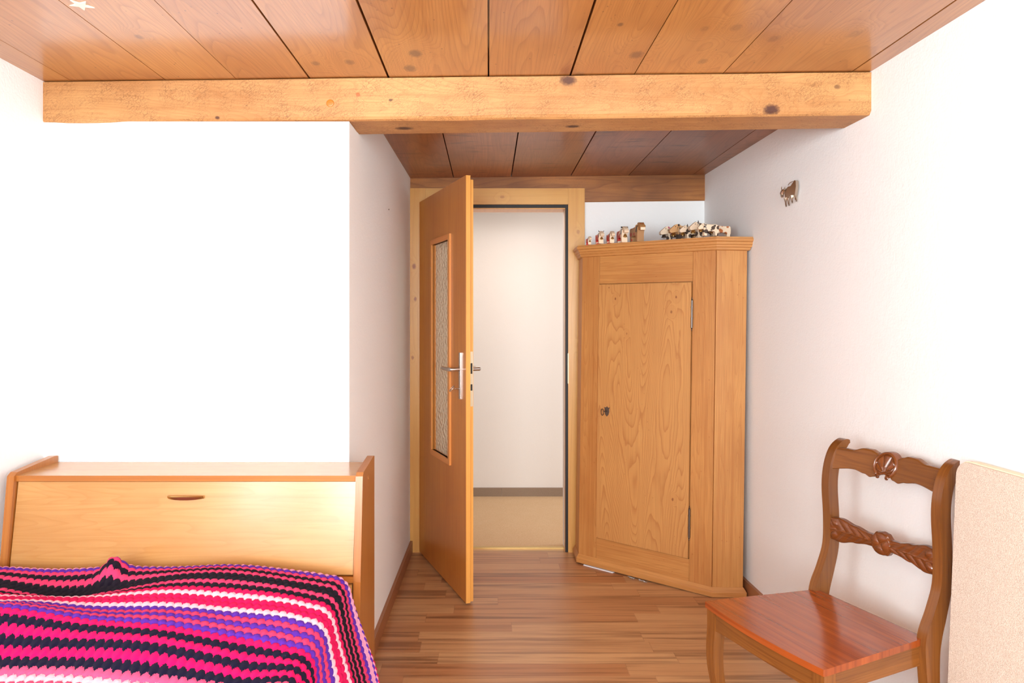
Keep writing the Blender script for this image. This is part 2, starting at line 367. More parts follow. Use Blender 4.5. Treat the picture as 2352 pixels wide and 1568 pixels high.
window(2, Matrix.Translation((0.72, YR-0.14, 0.87)) @ Matrix.Diagonal((1, 0.5, 1, 1)))
window(3, Matrix.Translation((XL-0.17, -0.55, 0.87)) @ Matrix.Rotation(PI/2, 4, 'Z') @ Matrix.Diagonal((1.1, 0.5, 1, 1)))
# hallway
tag(obj('wall_hallway', B((-1.3, 2.5, 5.5, 5.7, 0, ZT), (-1.45, -1.3, YB, 5.7, 0, ZT), (2.5, 2.65, YB, 5.7, 0, ZT)), M_hall), kind='structure')
tag(obj('ceiling_hallway', B((-1.3, 2.5, YB+0.13, 5.5, 2.165, 2.3)), M_hall), kind='structure')
bm = B((-1.3, 0.1, 5.487, 5.5, 0.004, 0.069), (0.101, 2.5, 5.487, 5.5, 0.004, 0.069))
tag(obj('baseboard_hallway', bm, M_cskirt, bevel=0.002), kind='structure')
# ceiling of wide boards, darker gaps between them
seams = [(-1.55, 0), (-1.424, .002), (-1.104, .0025), (-.8615, .002), (-.6115, .006), (-.342, .007), (0, .005), (.28, .007), (.498, .003), (.802, .003), (1.242, .006), (1.75, 0)]
seams2 = [(-1.55, 0), (-.7, .002), (-.203, .005), (.132, .006), (.477, .006), (.8126, .004), (1.188, .003), (1.75, 0)]
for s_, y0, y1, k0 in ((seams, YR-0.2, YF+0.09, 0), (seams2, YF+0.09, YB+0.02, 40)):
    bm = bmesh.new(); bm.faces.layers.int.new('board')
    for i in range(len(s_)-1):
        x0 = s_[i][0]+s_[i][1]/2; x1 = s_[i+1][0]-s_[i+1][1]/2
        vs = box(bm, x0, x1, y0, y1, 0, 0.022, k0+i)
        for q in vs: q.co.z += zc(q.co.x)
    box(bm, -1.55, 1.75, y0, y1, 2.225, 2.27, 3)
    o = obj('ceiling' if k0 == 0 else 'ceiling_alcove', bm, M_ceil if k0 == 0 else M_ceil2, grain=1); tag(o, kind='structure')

# beams
bm = bmesh.new(); n = 60
def beam_rings(x0, x1, ya, yb, z_hi, z_lo, ch, wob):
    secs = []
    for i in range(n+1):
        x = x0+(x1-x0)*i/n; w1 = wob*mnoise.noise((x*3, 1, 0)); w2 = wob*mnoise.noise((x*3.3, 7, 0)); w3 = wob*mnoise.noise((x*4, 12, 0))
        zt = zc(x)+z_hi; zb = zc(x)+z_lo
        secs.append([(x, ya+w1, zt), (x, ya+w2, zb+ch+w3), (x, ya+ch*0.45+w2, zb+ch*.4+w2), (x, ya+ch+w1, zb+w3*0.6), (x, yb+w1, zb+w2*0.6), (x, yb, zt)])
    return loft(secs)
tag(obj('trim_1', beam_rings(XL-0.01, 1.34, YF-0.004, 2.63, -0.0035, -0.147, 0.013, 0.004), M_beam, grain=0, pv=0.3), 'thick old timber ceiling beam with cracked finish', kind='structure')
tag(obj('trim_2', beam_rings(-0.47, 1.30, YB-0.010, YB+0.01, 0.004, -0.150, 0.004, 0.003), M_beam2, grain=0, pv=0.8), 'dark old beam along the top of the back wall', kind='structure')
bmk = lathe([(0, -.003), (.012, -.003), (.0135, -.001), (.012, .0012), (.008, .0022), (.003, .001), (0, .002)], 18, M=Matrix.Translation((-.540, YF-.006, 2.084)) @ Matrix.Rotation(PI/2, 4, 'X') @ Matrix.Diagonal((1.0, .95, 1, 1)))
obj('resin_knot', bmk, plain('amber_resin', rgb(206, 122, 30), 0.3, nscale=90, namt=.4), bpy.data.objects['trim_1'], smooth=True)['label'] = 'amber resin knot'
bmk = lathe([(0, -.003), (.007, -.003), (.007, .0005), (0, .001)], 14, M=Matrix.Translation((-.445, YF-.006, 2.113)) @ Matrix.Rotation(PI/2, 4, 'X'))
obj('resin_knot', bmk, plain('reddish_resin', rgb(196, 104, 56), 0.4, nscale=90), bpy.data.objects['trim_1'], smooth=True)
# baseboards
tag(obj('baseboard_left', prism([(-0.476, YF+.004), (-0.461, YF+.004), (-0.440, YB-.023), (-0.4545, YB-.023)], 2, 0, 0.068), M_base, grain=1, bevel=0.003), kind='structure')
bm = prism([(xr(0.0)-0.015, 0.0), (xr(0.0), 0.0), (xr(YB), YB), (xr(YB)-0.015, YB)], 2, 0, 0.066)
tag(obj('baseboard_right', bm, M_base, grain=1, bevel=0.003), kind='structure')

# ------------------------------------------------------------------ door
door = empty('door_1', (0, 0, 0)); tag(door, 'open wooden room door with tall textured glass pane', kind='structure')
YC = YB-0.022
bm = bmesh.new(); bm.faces.layers.int.new('board')
box(bm, -0.455, -0.3645, YC, YB+0.002, 0, 2.113, 2); box(bm, 0.4625, 0.5585, YC, YB+0.002, 0, 2.113, 5); 
frame = obj('door_frame', bm, M_frame, door, grain=2, bevel=0.0015)
head = obj('door_header', B((-0.364, 0.462, YC+0.001, YB+0.002, 2.019, 2.1128)), M_frame, frame, grain=0, bevel=0.0015, pv=.1)
obj('door_jamb', B((DX1-0.0015, DX1+0.013, YB-0.004, YB+0.02, 0, DZ), (DX0-0.01, DX0+0.003, YB-0.004, YB+0.10, 0, DZ), (DX0, DX1, YB-0.002, YB+0.125, DZ-0.022, DZ-0.002)), M_frame, frame, grain=2)
obj('rubber_seal', B((DX1, 0.4625, YC+0.008, YB-0.004, 0, 2.018), (DX0, DX1, YC+0.008, YB-0.003, DZ-0.016, 2.018), (DX0-0.003, DX0+0.006, YC+0.008, YB-0.004, 0, DZ)), M_black, frame)
obj('strike_plate', B((0.4600, 0.4645, YC-0.0015, YC+0.016, 0.98, 1.155)), M_zinc, frame, bevel=0.0005)
tag(obj('trim_3', B((DX0, DX1, YB+0.045, YB+0.075, 0, 0.008)), M_brass, bevel=0.002), 'brass threshold strip in the doorway', kind='structure')
HX, HY = -0.398, 4.150; NX, NY = -0.1067, 3.385
L = math.hypot(NX-HX, NY-HY); ang = math.atan2(NY-HY, NX-HX)
# leaf local frame: x from hinge to lock side, +y into the leaf thickness, z up
leafM = Matrix.Translation((HX, HY, 0.012)) @ Matrix.Rotation(ang, 4, 'Z')
g0, g1, gz0, gz1 = 0.2857*L+0.003, 0.723*L, 0.608, 1.768; ZL = 2.017; bw = 0.026
th1, th2 = 0.022, 0.042
bm = bmesh.new()
for (a, b, c, d) in ((0, g0+bw, 0, ZL), (g1-bw, L, 0, ZL), (g0+bw, g1-bw, 0, gz0+bw), (g0+bw, g1-bw, gz1-bw, ZL)): box(bm, a, b, 0, th1, c, d)
bmesh.ops.remove_doubles(bm, verts=bm.verts, dist=1e-5)
leaf = obj('leaf', bm, M_leaf, door, grain=2, pv=.3); leaf.matrix_local = leafM
obj('leaf_inner_layer', B((0.015, g0+bw, th1, th2, 0, ZL-0.016), (g1-bw, L-0.014, th1, th2, 0, ZL-0.016), (g0+bw, g1-bw, th1, th2, 0, gz0+bw), (g0+bw, g1-bw, th1, th2, gz1-bw, ZL-0.016)), M_edge, leaf, grain=2, pv=.2)
obj('leaf_edge_band', B((L, L+0.002, 0.0005, th1, 0, ZL)), M_edge, leaf, grain=2, pv=.2)
q = 0.010
for nm, bx, gr in (('glazing_bead', (g0, g0+bw, -q*0.55, 0.012, gz0, gz1), 2), ('glazing_bead', (g1-bw, g1, -q, 0.012, gz0, gz1), 2),
               ('glazing_bead', (g0+bw, g1-bw, -q, 0.012, gz0, gz0+bw), 0), ('glazing_bead', (g0+bw, g1-bw, -q, 0.012, gz1-bw, gz1), 0)):
    obj(nm, B(bx), M_bead, leaf, grain=gr, bevel=0.0025)
obj('glass_pane', B((g0+bw, g1-bw, 0.018, 0.023, gz0+bw, gz1-bw)), M_glass, leaf)
for zz in (0.70, 0.95, 1.25, 1.62):
    obj('bead_screw', lathe([(0.0, 0), (.004, 0), (.004, .001), (0, .0016)], 10, M=Matrix.Translation((g0+0.011, -q*0.55, zz)) @ Matrix.Rotation(PI/2, 4, 'X')), M_zinc, leaf)
hx = 0.9068*L; hz = 1.098
obj('handle_plate', B((hx-0.009, hx+0.009, -0.007, 0, 0.955, 1.178)), M_steel, leaf, bevel=0.003)
bm = tube(cr([(hx, -0.005, hz), (hx, -0.042, hz), (hx-0.012, -0.055, hz), (hx-0.06, -0.056, hz), (hx-0.125, -0.052, hz)], 5), 0.0095, 14)
obj('door_handle', bm, M_steel, leaf, smooth=True)
bm = tube(cr([(hx, th2, hz), (hx, th2+0.042, hz), (hx-0.012, th2+0.055, hz), (hx-0.125, th2+0.055, hz)], 5), 0.0095, 14)
obj('door_handle', bm, M_steel, leaf, smooth=True)
bm = tube([(hx, -0.006, 1.005), (hx, -0.030, 1.005)], 0.0028, 10)
tube([(hx-0.0135+0.0125*math.cos(a)*1.0, -0.040+0.010*math.sin(a), 1.005+0.0125*math.sin(a)) for a in [2*PI*k/20 for k in range(20)]], 0.0022, 8, bm, closed=True)
obj('door_key', bm, M_steel, leaf, smooth=True)
obj('lock_plate', B((L-0.0145, L-0.0125, th1+0.003, th2-0.002, 0.925, 1.185)), M_zinc, leaf, bevel=0.0004)
obj('lock_latch', B((L-0.0126, L-0.0119, th1+0.006, th2-0.005, 1.08, 1.13), (L-0.0126, L-0.0119, th1+0.006, th2-0.005, 1.00, 1.03)), M_black, leaf)
# nail in the passage wall
nb = tube([(-0.478, 3.34, 1.858), (-0.462, 3.338, 1.860)], 0.0014, 8); lathe([(0, 0), (.0035, 0), (.0035, .001), (0, .001)], 10, nb, Matrix.Translation((-0.462, 3.338, 1.86)) @ Matrix.Rotation(PI/2, 4, 'Y'))
tag(obj('nail', nb, M_iron), 'small dark nail sticking out of the white passage wall', 'nail')

# ------------------------------------------------------------------ corner cabinet
cab = empty('corner_cabinet', (0.5, 3.98, 0.0105)); tag(cab, 'tall waxed pine corner cabinet with one panelled door and moulded cornice', 'cabinet')
A = Vector((0, 0)); Bp = Vector((0.59, -0.48)); C = Vector((0.738, -0.48)); E = Vector((0.738, 0.155)); D = Vector((0.0, 0.155))
cab.rotation_euler = (0.0, math.radians(0.75), 0)
FW = (Bp-A).length; fa = math.atan2(-0.48, 0.59)
FM = Matrix.Rotation(fa, 4, 'Z')       # face frame: x along face, -y outwards
H = 1.687
def cp(off, extra=0):
    """cabinet outline pushed outwards on its three front sides"""
    nf = Vector((math.sin(fa), -math.cos(fa)))
    import mathutils
    def inter(p, d, q, e):
        den = d.x*e.y-d.y*e.x; s = ((q.x-p.x)*e.y-(q.y-p.y)*e.x)/den; return p+d*s
    p1 = A+nf*off; d1 = (Bp-A)
    a2 = inter(Vector((-off, 0)), Vector((0, 1)), p1, d1)
    b2 = inter(p1, d1, Vector((0, -0.48-off)), Vector((1, 0)))
    xe = C.x + min(off, 0.028)
    return [(-off, 0.155), (a2.x, a2.y), (b2.x, b2.y), (xe, -0.48-off), (xe, 0.155)]
# body shell: a closed carcass behind the face frame
bodyo = obj('body', prism(cp(-0.02), 2, 0.03, H-0.001), M_cab, cab, grain=2, pv=.35)
obj('side_panel', B((0.59, 0.738, -0.481, -0.458, 0.035, H), (0.636, 0.6372, -0.4815, -0.48, 0.035, H)), M_cab, cab, grain=2, pv=.05, bevel=.001)
obj('side_panel', B((-0.001, 0.02, 0.0, 0.15, 0.035, H)), M_cab, cab, grain=2, pv=.6, bevel=.001)
obj('side_panel', B((0.716, 0.7385, -0.457, 0.15, 0.035, H)), M_cab, cab, grain=2, pv=.5, bevel=.001)
d0, d1 = 0.145*FW, 0.842*FW; dz0, dz1 = 0.155, 1.534
stL = obj('frame_stile', B((0.0, d0-0.001, -0.002, 0.022, 0.035, H), M=FM), M_cab, cab, pv=.45, bevel=.0015)
obj('frame_stile', B((d1+0.001, FW-0.004, -0.002, 0.022, 0.035, H), M=FM), M_cab, cab, pv=.75, bevel=.0015)
def local_obj(name, bm, mat, parent, **k):
    o = obj(name, bm, mat, parent, **k); o.matrix_local = FM; return o
local_obj('frame_rail', B((d0, d1, -0.001, 0.021, dz1+0.001, H)), M_cab, cab, grain=0, pv=.3, bevel=.001)
local_obj('frame_rail', B((d0, d1, -0.001, 0.021, 0.035, dz0-0.001)), M_cab, cab, grain=0, pv=.55, bevel=.001)
cd = obj('door', B((0.0, d1-d0-0.006, -0.010, 0.012, 0.0, dz1-dz0-0.006)), M_cabd, cab, pv=.2, bevel=.005, seg=3)
# shift so that its UV starts at the panel's own corner
cd.matrix_local = FM @ Matrix.Translation((d0+0.003, 0, dz0+0.003))
for p in cd.data.uv_layers[0].data: p.uv.y += 0.0
ex, ez = 0.058, 0.692
esc = [(0, -.030), (.010, -.018), (.014, -.004), (.013, .010), (.017, .020), (.008, .018), (0, .025), (-.008, .018), (-.017, .020), (-.013, .010), (-.014, -.004), (-.010, -.018)]
obj('lock_escutcheon', prism([(ex+a, ez+b) for a, b in esc], 1, -0.0125, -0.0095), M_pewter, cd, bevel=.0006)
bm = tube([(ex, -0.012, ez), (ex, -0.040, ez)], 0.0028, 10)
tube([(ex+0.0125*math.cos(a)-0.006, -0.050-0.008*math.cos(a), ez+0.017*math.sin(a)-.003) for a in [2*PI*k/20 for k in range(20)]], 0.0022, 8, bm, closed=True)
obj('cabinet_key', bm, M_iron, cd, smooth=True)
for z0, z1, m_ in ((1.29, 1.455, M_brass), (0.25, 0.42, M_iron)):
    bm = tube([(d1+0.002, -0.010, z0+0.015), (d1+0.002, -0.010, z1-0.015)], 0.0055, 12)
    tube([(d1+0.002, -0.010, z0+0.06), (d1+0.002, -0.010, z0+0.064)], 0.0068, 12, bm); tube([(d1+0.002, -0.010, z1-0.05), (d1+0.002, -0.010, z1-0.046)], 0.0068, 12, bm)
    lathe([(.003, 0), (.005, .004), (.002, .009), (.003, .013), (0, .017)], 10, bm, Matrix.Translation((d1+0.002, -0.010, z1-0.015)))
    lathe([(.003, 0), (.005, -.004), (.002, -.009), (.003, -.013), (0, -.017)], 10, bm, Matrix.Translation((d1+0.002, -0.010, z0+0.015)))
    local_obj('door_hinge', bm, M_pewter if m_ is M_brass else M_iron, cab, smooth=True)
def ringstack(levels):
    return loft([[(p[0], p[1], z) for p in cp(o_)] for o_, z in levels])
obj('cornice', ringstack([(0.004, H-0.004), (0.012, H), (0.013, H+0.010), (0.018, H+0.014), (0.019, H+0.022), (0.024, H+0.026), (0.026, H+0.036), (0.034, H+0.041), (0.036, H+0.052), (0.030, H+0.054), (0.030, H+0.061)]), M_cab, cab, grain=0, pv=.15)
obj('base_moulding', ringstack([(0.014, 0.0), (0.015, 0.022), (0.010, 0.032), (0.003, 0.044)]), M_cab, cab, grain=0, pv=.5)
# shims and paper under the cabinet's front edge
def on_floor(px, py): Y = EYE*F/(py-738); return Vector(((px-1122)*Y/F, Y, 0))
p0 = on_floor(1340, 1298); p1 = on_floor(1407, 1316)
def strip(name, p0, p1, wd, h, label, cat, mat=M_paper):
    d = (p1-p0).normalized(); s = Vector((-d.y, d.x, 0))
    bm = prism([tuple((p0)[:2]), tuple(p1[:2]), tuple((p1+s*wd)[:2]), tuple((p0+s*wd)[:2])], 2, 0.0, h)
    return tag(obj(name, bm, mat, bevel=0.0008), label, cat)
strip('shim', p0, p1, 0.02, 0.005, 'thin white strip wedged under the cabinet, nearest the door', 'shim')
def scrap(p0, p1, label, sd):
    rr = random.Random(sd); bm = bmesh.new(); n = 9; rows = []
    d = (p1-p0); s = Vector((-d.y, d.x, 0)).normalized()
    for i in range(n+1):
        b = p0+d*i/n; rows.append([bm.verts.new(b+s*(w_*0.007+rr.uniform(-.002, .002)) + Vector((0, 0, 0.0015+0.006*rr.random()*(w_ < 2)))) for w_ in range(3)])
    for i in range(n):
        for k in range(2): bm.faces.new((rows[i][k], rows[i+1][k], rows[i+1][k+1], rows[i][k+1]))
    r = bmesh.ops.solidify(bm, geom=bm.faces[:], thickness=0.0008)
    return tag(obj('paper_scrap', bm, M_paper), label, 'paper', 'crumpled paper under the cabinet')
scrap(on_floor(1441, 1325), on_floor(1455, 1331), 'smaller crumpled white paper scrap under the middle of the cabinet base', 3)
scrap(on_floor(1466, 1333), on_floor(1483, 1339), 'larger crumpled white paper scrap under the cabinet base, right of the smaller scrap', 5)

# ------------------------------------------------------------------ toy cows
def cowmat(name, base, spot, scale, thr, seed, rough=0.45, chest=None):
    t = NT(name, rough); g = t.n('ShaderNodeTexCoord').outputs['Object']; s_ = t.sep(g)
    n_ = t.voro(t.comb(t.m('ADD', s_[0], seed), t.m('MULTIPLY', s_[1], 0.3), s_[2]), scale)
    wob = t.m('MULTIPLY', t.noise(g, 60, 2), 0.15)
    mk = t.rng(t.m('ADD', n_, wob), thr-0.015, thr+0.015, 1.0, 0.0)
    if chest: mk = t.m('MULTIPLY', mk, t.rng(s_[0], chest, chest+.001, 1.0, 0.0))
    c = t.mix(mk, base, spot)
    c = t.mix(t.m('MULTIPLY', t.noise(t.comb(t.m('MULTIPLY', s_[0], 8.0), t.m('MULTIPLY', s_[1], 300.0), t.m('MULTIPLY', s_[2], 200.0)), 1.0, 3), 0.25), c, rgb(150, 112, 80))
    t.color(c); return t.mat
CW = rgb(236, 214, 186)
M_cow_red = cowmat('cream_red_paint', CW, rgb(196, 16, 18), 40.0, 0.78, 0.3, chest=.016)
M_cow_bull = cowmat('brown_red_paint', rgb(172, 126, 80), rgb(180, 26, 24), 34.0, 0.46, 0.1, chest=.034)
M_cow_blk = cowmat('cream_black_paint', CW, rgb(34, 24, 24), 34.0, 0.58, 0.7)
M_cow_blk2 = cowmat('cream_black_paint_small', CW, rgb(34, 24, 24), 42.0, 0.50, 1.9)
M_cow_tan = cowmat('tan_black_paint', rgb(216, 170, 118), rgb(34, 24, 24), 30.0, 0.56, 2.2)
M_cow_brn = cowmat('cream_brown_paint', CW, rgb(186, 98, 40), 46.0, 0.48, 1.2)
M_cream = plain('cream_wood', rgb(236, 210, 180), 0.5, nscale=80)
M_tan = plain('tan_wood', rgb(210, 158, 104), 0.5, nscale=80)
M_bull = plain('bull_wood', rgb(178, 128, 78), 0.5, nscale=80)
M_beltB = plain('black_leather', (0.02, 0.02, 0.022, 1), 0.5)
M_beltG = plain('bead_collar', rgb(96, 104, 112), 0.4, nscale=400, namt=0.5)
M_beltP = plain('pink_collar', rgb(220, 70, 140), 0.6, nscale=300, namt=0.2)
M_eye = plain('painted_eye', (0.02, 0.012, 0.01, 1), 0.4); M_eyer = plain('painted_red_eye', rgb(196, 50, 30), 0.4)
M_muz = plain('pale_muzzle', rgb(244, 214, 186), 0.5)
M_horn = plain('dark_horn', rgb(50, 38, 34), 0.5)
def cow(px, py_base, Y, h, heading, body_m, head_m, collar_m, label, horns='up', bell=True, ears=True, headturn=0.0, lift=0.0, headdip=0.0, eye=M_eye, muzzle=False, group='carved toy cows on the cabinet', belltone=M_brass):
    x = (px-1122)*Y/F
    o = empty('toy_cow', (x, Y, 1.7565), heading); tag(o, label, 'toy cow', group)
    o.rotation_euler = (0, 0, heading)
    T = 0.23*h
    prof = [(-.70, .90), (-.60, .96), (-.2, .95), (.2, .98), (.50, 1.02), (.64, .95), (.68, .70), (.62, .50), (.62, 0), (.38, 0), (.36, .34), (.22, .42), (-.22, .42), (-.36, .36), (-.40, 0), (-.66, 0), (-.68, .36), (-.74, .60)]
    bo = obj('body', prism([(a*h, b*h) for a, b in prof], 1, -T, T), body_m, o, bevel=0.035*h, smooth=True, angle=50)
    hd = [(-.20, .16), (-.06, .22), (.12, .20), (.34, .02), (.50, -.14), (.50, -.28), (.42, -.34), (.18, -.30), (-.02, -.26), (-.16, -.18), (-.26, -.02)]
    he = obj('head', prism([(a*h, b*h) for a, b in hd], 1, -0.17*h, 0.17*h), head_m, o, bevel=0.04*h, smooth=True, angle=50)
    he.location = (0.64*h, 0, (1.02+lift)*h); he.rotation_euler = (0, headdip, headturn)
    for s in (-1, 1):
        if ears: obj('ear', tube([(-.02*h, s*.15*h, .05*h), (-.05*h, s*.27*h, .03*h), (-.04*h, s*.34*h, -.04*h)], [.05*h, (.10 if muzzle else .065)*h, .04*h], 8, flat=0.5), head_m, he, smooth=True)
        if horns == 'up': obj('horn', tube(cr([(-.06*h, s*.12*h, .16*h), (-.05*h, s*.24*h, .19*h), (-.02*h, s*.28*h, .30*h)], 4), [.035*h]*5+[.03*h, .025*h, .016*h, .01*h], 8), M_horn, he, smooth=True)
        elif horns == 'knob': obj('horn', tube([(-.06*h, s*.14*h, .14*h), (-.05*h, s*.26*h, .16*h), (-.05*h, s*.29*h, .16*h)], [.045*h, .06*h, .03*h], 8), M_horn, he, smooth=True)
        obj('eye', lathe([(.0, 0), (.032*h, 0), (.028*h, .008*h), (0, .01*h)], 10, M=(Matrix.Translation((.235*h, s*.085*h, .105*h)) @ Matrix.Rotation(PI/2-.7, 4, 'Y')) if muzzle else Matrix.Translation((.14*h, s*.168*h, .06*h)) @ Matrix.Rotation(-s*PI/2, 4, 'X')), eye, he)
    if muzzle: obj('muzzle', B((.40*h, .53*h, -.15*h, .15*h, -.33*h, -.16*h)), M_muz, he, bevel=.03*h)
    # collar: a sloping band round the neck, bell under the throat
    ring = [(0.52*h+0.10*h*math.sin(a), (T+.012*h)*max(-1, min(1, 1.5*math.cos(a))), .84*h+(.25*h)*math.sin(a)) for a in [2*PI*k/24 for k in range(24)]]
    co = obj('collar', tube(ring, .035*h, 8, closed=True), collar_m, o, smooth=True)
    if bell:
        bx, bz = (.76+(.1 if lift < 0 else 0))*h, .46*h
        obj('bell', lathe([(0, .17*h), (.05*h, .165*h), (.08*h, .10*h), (.10*h, .03*h), (.135*h, 0), (.125*h, -.005*h), (.05*h, -.005*h), (.05*h, -.03*h), (0, -.045*h)], 16, M=Matrix.Translation((bx, 0, bz-.06*h)) @ Matrix.Scale(1.45, 4)), belltone, co, smooth=True, angle=50)
    obj('tail', tube(cr([(-.70*h, 0, .86*h), (-.80*h, 0, .74*h), (-.78*h, 0, .30*h)], 4), [.022*h]*7+[.035*h, .03*h], 8), head_m, o, smooth=True)
    return o
HL = math.radians(-83)     # left row: looking out into the room and a little to the right
G1 = 'red-patched toy cows on the cabinet'
cow(1352, 0, 3.91, .035, HL, M_cow_red, M_cream, M_beltG, 'tiny red and white toy cow, leftmost on the corner cabinet, beside the door frame', ears=True, horns='', lift=.02, group=G1)
cow(1377, 0, 3.87, .053, HL, M_cow_red, M_cream, M_beltG, 'small red and white toy cow with dark horns, second from the door frame', horns='up', group=G1)
cow(1402, 0, 3.84, .050, HL, M_cow_red, M_cream, M_beltG, 'small hornless red and white toy cow, third from the door frame', horns='', group=G1)
cow(1429, 0, 3.82, .067, HL, M_cow_red, M_cream, M_beltG, 'largest red and white toy cow with knob horns, left of the brown bull', horns='knob', group=G1)
cow(1463, 0, 3.79, .080, math.radians(-80), M_cow_bull, M_bull, M_beltB, 'brown toy bull with red patches and black collar, no bell', horns='', bell=False, headturn=-.1, eye=M_eyer, muzzle=True, group='brown toy bull on the cabinet')
HR = math.radians(180+4)
G2 = 'toy cows standing nose to tail on the right of the cabinet'
cow(1554, 0, 3.84, .080, HR, M_cow_blk, M_cream, M_beltP, 'large cream toy cow with pink collar and dark bell, furthest left of the right-hand group', horns='', group=G2, belltone=M_iron, lift=-.12)
cow(1577, 0, 3.77, .082, HR, M_cow_tan, M_tan, M_beltB, 'tan-headed toy cow with black strap collar and black patches', horns='knob', group=G2, lift=-.12)
cow(1594, 0, 3.69, .068, HR, M_cow_blk2, M_cream, M_beltG, 'black and cream toy cow with bead collar, in front of the tan-headed cow', horns='up', group=G2, lift=-.12)
cow(1621, 0, 3.63, .076, HR, M_cow_blk, M_cream, M_beltG, 'horned black and cream toy cow with gold bell, middle of the right-hand group', horns='up', group=G2, lift=-.12)
cow(1631, 0, 3.50, .054, HR, M_cow_blk2, M_cream, M_beltG, 'small black-spotted toy calf with gold bell, second from the right-hand end', horns='', group=G2, lift=-.12)
cow(1657, 0, 3.575, .058, HR, M_cow_brn, M_cow_brn, M_beltG, 'brown-spotted cream toy cow with a tail, nearest the right wall', horns='', group=G2, lift=-.12)

# ------------------------------------------------------------------ metal cow on the right wall
cy, cz = 3.035, 1.883
mc = empty('metal_cow_figure', (xr(cy)-0.003, cy, cz)); tag(mc, 'small bronze-coloured metal cow hanging on the right wall', 'wall ornament')
mc.rotation_euler = (0, 0, math.atan(0.0275)); mc.scale = (0.8, 0.8, 0.8)
# x out of wall (-), y along wall (+y = towards the corner = left in view), z up
bodyp = [(-.070, .050), (-.055, .056), (-.036, .046), (-.010, .034), (.020, .036), (.050, .026), (.058, .006), (.052, -.016), (.044, -.030), (.034, -.034), (.022, -.020), (-.006, -.018), (-.024, -.020), (-.034, -.028), (-.056, -.034), (-.064, -.010), (-.074, .022)]
obj('body', prism(bodyp, 0, -0.020, -0.006), plain('bronze_sheet', (0.62, 0.52, 0.42, 1), 0.25, 1.0, nscale=40), mc, bevel=.007, seg=3, smooth=True, angle=60)
M_bronze = mc.children[0].data.materials[0]
for y0, y1, zb, xx in ((.046, .036, -.068, -.022), (.032, .024, -.064, -.012), (-.030, -.036, -.060, -.022), (-.052, -.062, -.056, -.012)):
    obj('leg', tube([(xx, y0, -.020), (xx, (y0+y1)/2, -.042), (xx, y1, zb+.006), (xx, y1, zb)], [.008, .0045, .0045, .006], 10), M_bronze, mc, smooth=True)
obj('head', tube(cr([(-.020, .052, .026), (-.024, .070, .020), (-.026, .078, .004), (-.026, .072, -.012)], 4), [.009]*4+[.011]*4+[.009, .008, .007, .006, .005], 12), M_bronze, mc, smooth=True)
for s in (-1, 1): obj('horn', tube(cr([(-.022, .070, .024), (-.022+s*.006, .078, .034), (-.022+s*.010, .070, .046)], 4), [.003]*5+[.0024, .002, .0014, .001], 8), M_bronze, mc, smooth=True)
obj('tail', tube(cr([(-.018, -.045, .052), (-.014, -.020, .056), (-.014, .015, .054), (-.014, .030, .046)], 4), 0.0018, 8), M_bronze, mc, smooth=True)
obj('hanger', tube([(0.004, 0, .030), (-.012, 0, .030)], .002, 8), M_iron, mc)

# star on the ceiling
st = []
for k in range(10):
    a = PI/2+k*PI/5+0.25; r_ = .031 if k % 2 == 0 else .0125; st.append((r_*math.cos(a), r_*math.sin(a)))
so = obj('star_sticker', prism(st, 2, -0.0025, 0.0005), M_glow, bevel=.0008); so.location = (-1.062, 1.872, zc(-1.062))
tag(so, 'small cream plastic star stuck to the ceiling boards', 'star')

# ------------------------------------------------------------------ secretary desk
desk = empty('secretary_desk', (-0.925, 2.455, 0)); tag(desk, 'light maple secretary desk with sloping drop front and brass pull', 'desk')
dxl, dxr = -0.561, 0.537; tk = 0.022        # outer faces, local x
yb = -0.012
side = [(yb, 0.0), (yb, .884), (-.030, .886), (-.222, .872), (-.238, .862), (-.278, .55), (-.30, .10), (-.30, 0.0)]
for nm, a, b in (('side_panel', dxl, dxl+tk), ('side_panel', dxr-tk, dxr)):
    sp = obj(nm, prism(side, 0, a, b), M_cherry, desk, grain=2, bevel=.004, seg=3, pv=.3)
obj('screw_cap', lathe([(0, 0), (.007, 0), (.006, .002), (0, .003)], 14, M=Matrix.Translation((dxr, -.135, .835)) @ Matrix.Rotation(PI/2, 4, 'Y')), M_cherry, desk)
xi0, xi1 = dxl+tk, dxr-tk
obj('top_board', B((xi0, xi1, -.226, yb, .844, .862)), M_maple, desk, grain=0, pv=.5)
obj('top_edge', B((xi0, xi1, -.2275, -.226, .844, .862)), M_cherry, desk, grain=0, pv=.1)
obj('carcass', B((xi0, xi1, yb-.012, yb, .02, .844), (xi0, xi1, -.262, yb-.012, .548, .562), (xi0, xi1, -.28, yb-.012, .06, .08)), M_maple, desk, grain=0)
# the drop front slopes from (-.224,.842) to (-.272,.566)
lid = bmesh.new(); p_t = Vector((-.222, .842)); p_b = Vector((-.2655, .568)); dv = (p_b-p_t); dl = dv.length
box(lid, xi0+.003, xi1-.003, 0, .018, 0, dl)
la = math.atan2(p_t.x-p_b.x, p_t.y-p_b.y)
lo = obj('drop_front', lid, M_maple, desk, grain=0, bevel=.0012, pv=.15)
lo.matrix_local = Matrix.Translation((0, p_b.x, p_b.y)) @ Matrix.Rotation(-la, 4, 'X')
hcx = -.010; hzl = dl-.046
bm = bmesh.new(); secs = []
for k in range(15):
    s_ = -1+2*k/14; x = hcx+s_*.056; e = (1-abs(s_)**2.2); w_ = .0035+.0045*e; y_ = -.006-.014*(1-abs(s_)**4)
    secs.append([(x, y_-.006, hzl+.001), (x, y_, hzl-w_*1.1), (x, y_+.004, hzl-w_*.7), (x, y_+.003, hzl+.004), (x, y_-.004, hzl+.004)])
loft(secs, bm); box(bm, hcx-.052, hcx-.044, -.012, .001, hzl-.003, hzl+.003); box(bm, hcx+.044, hcx+.052, -.012, .001, hzl-.003, hzl+.003)
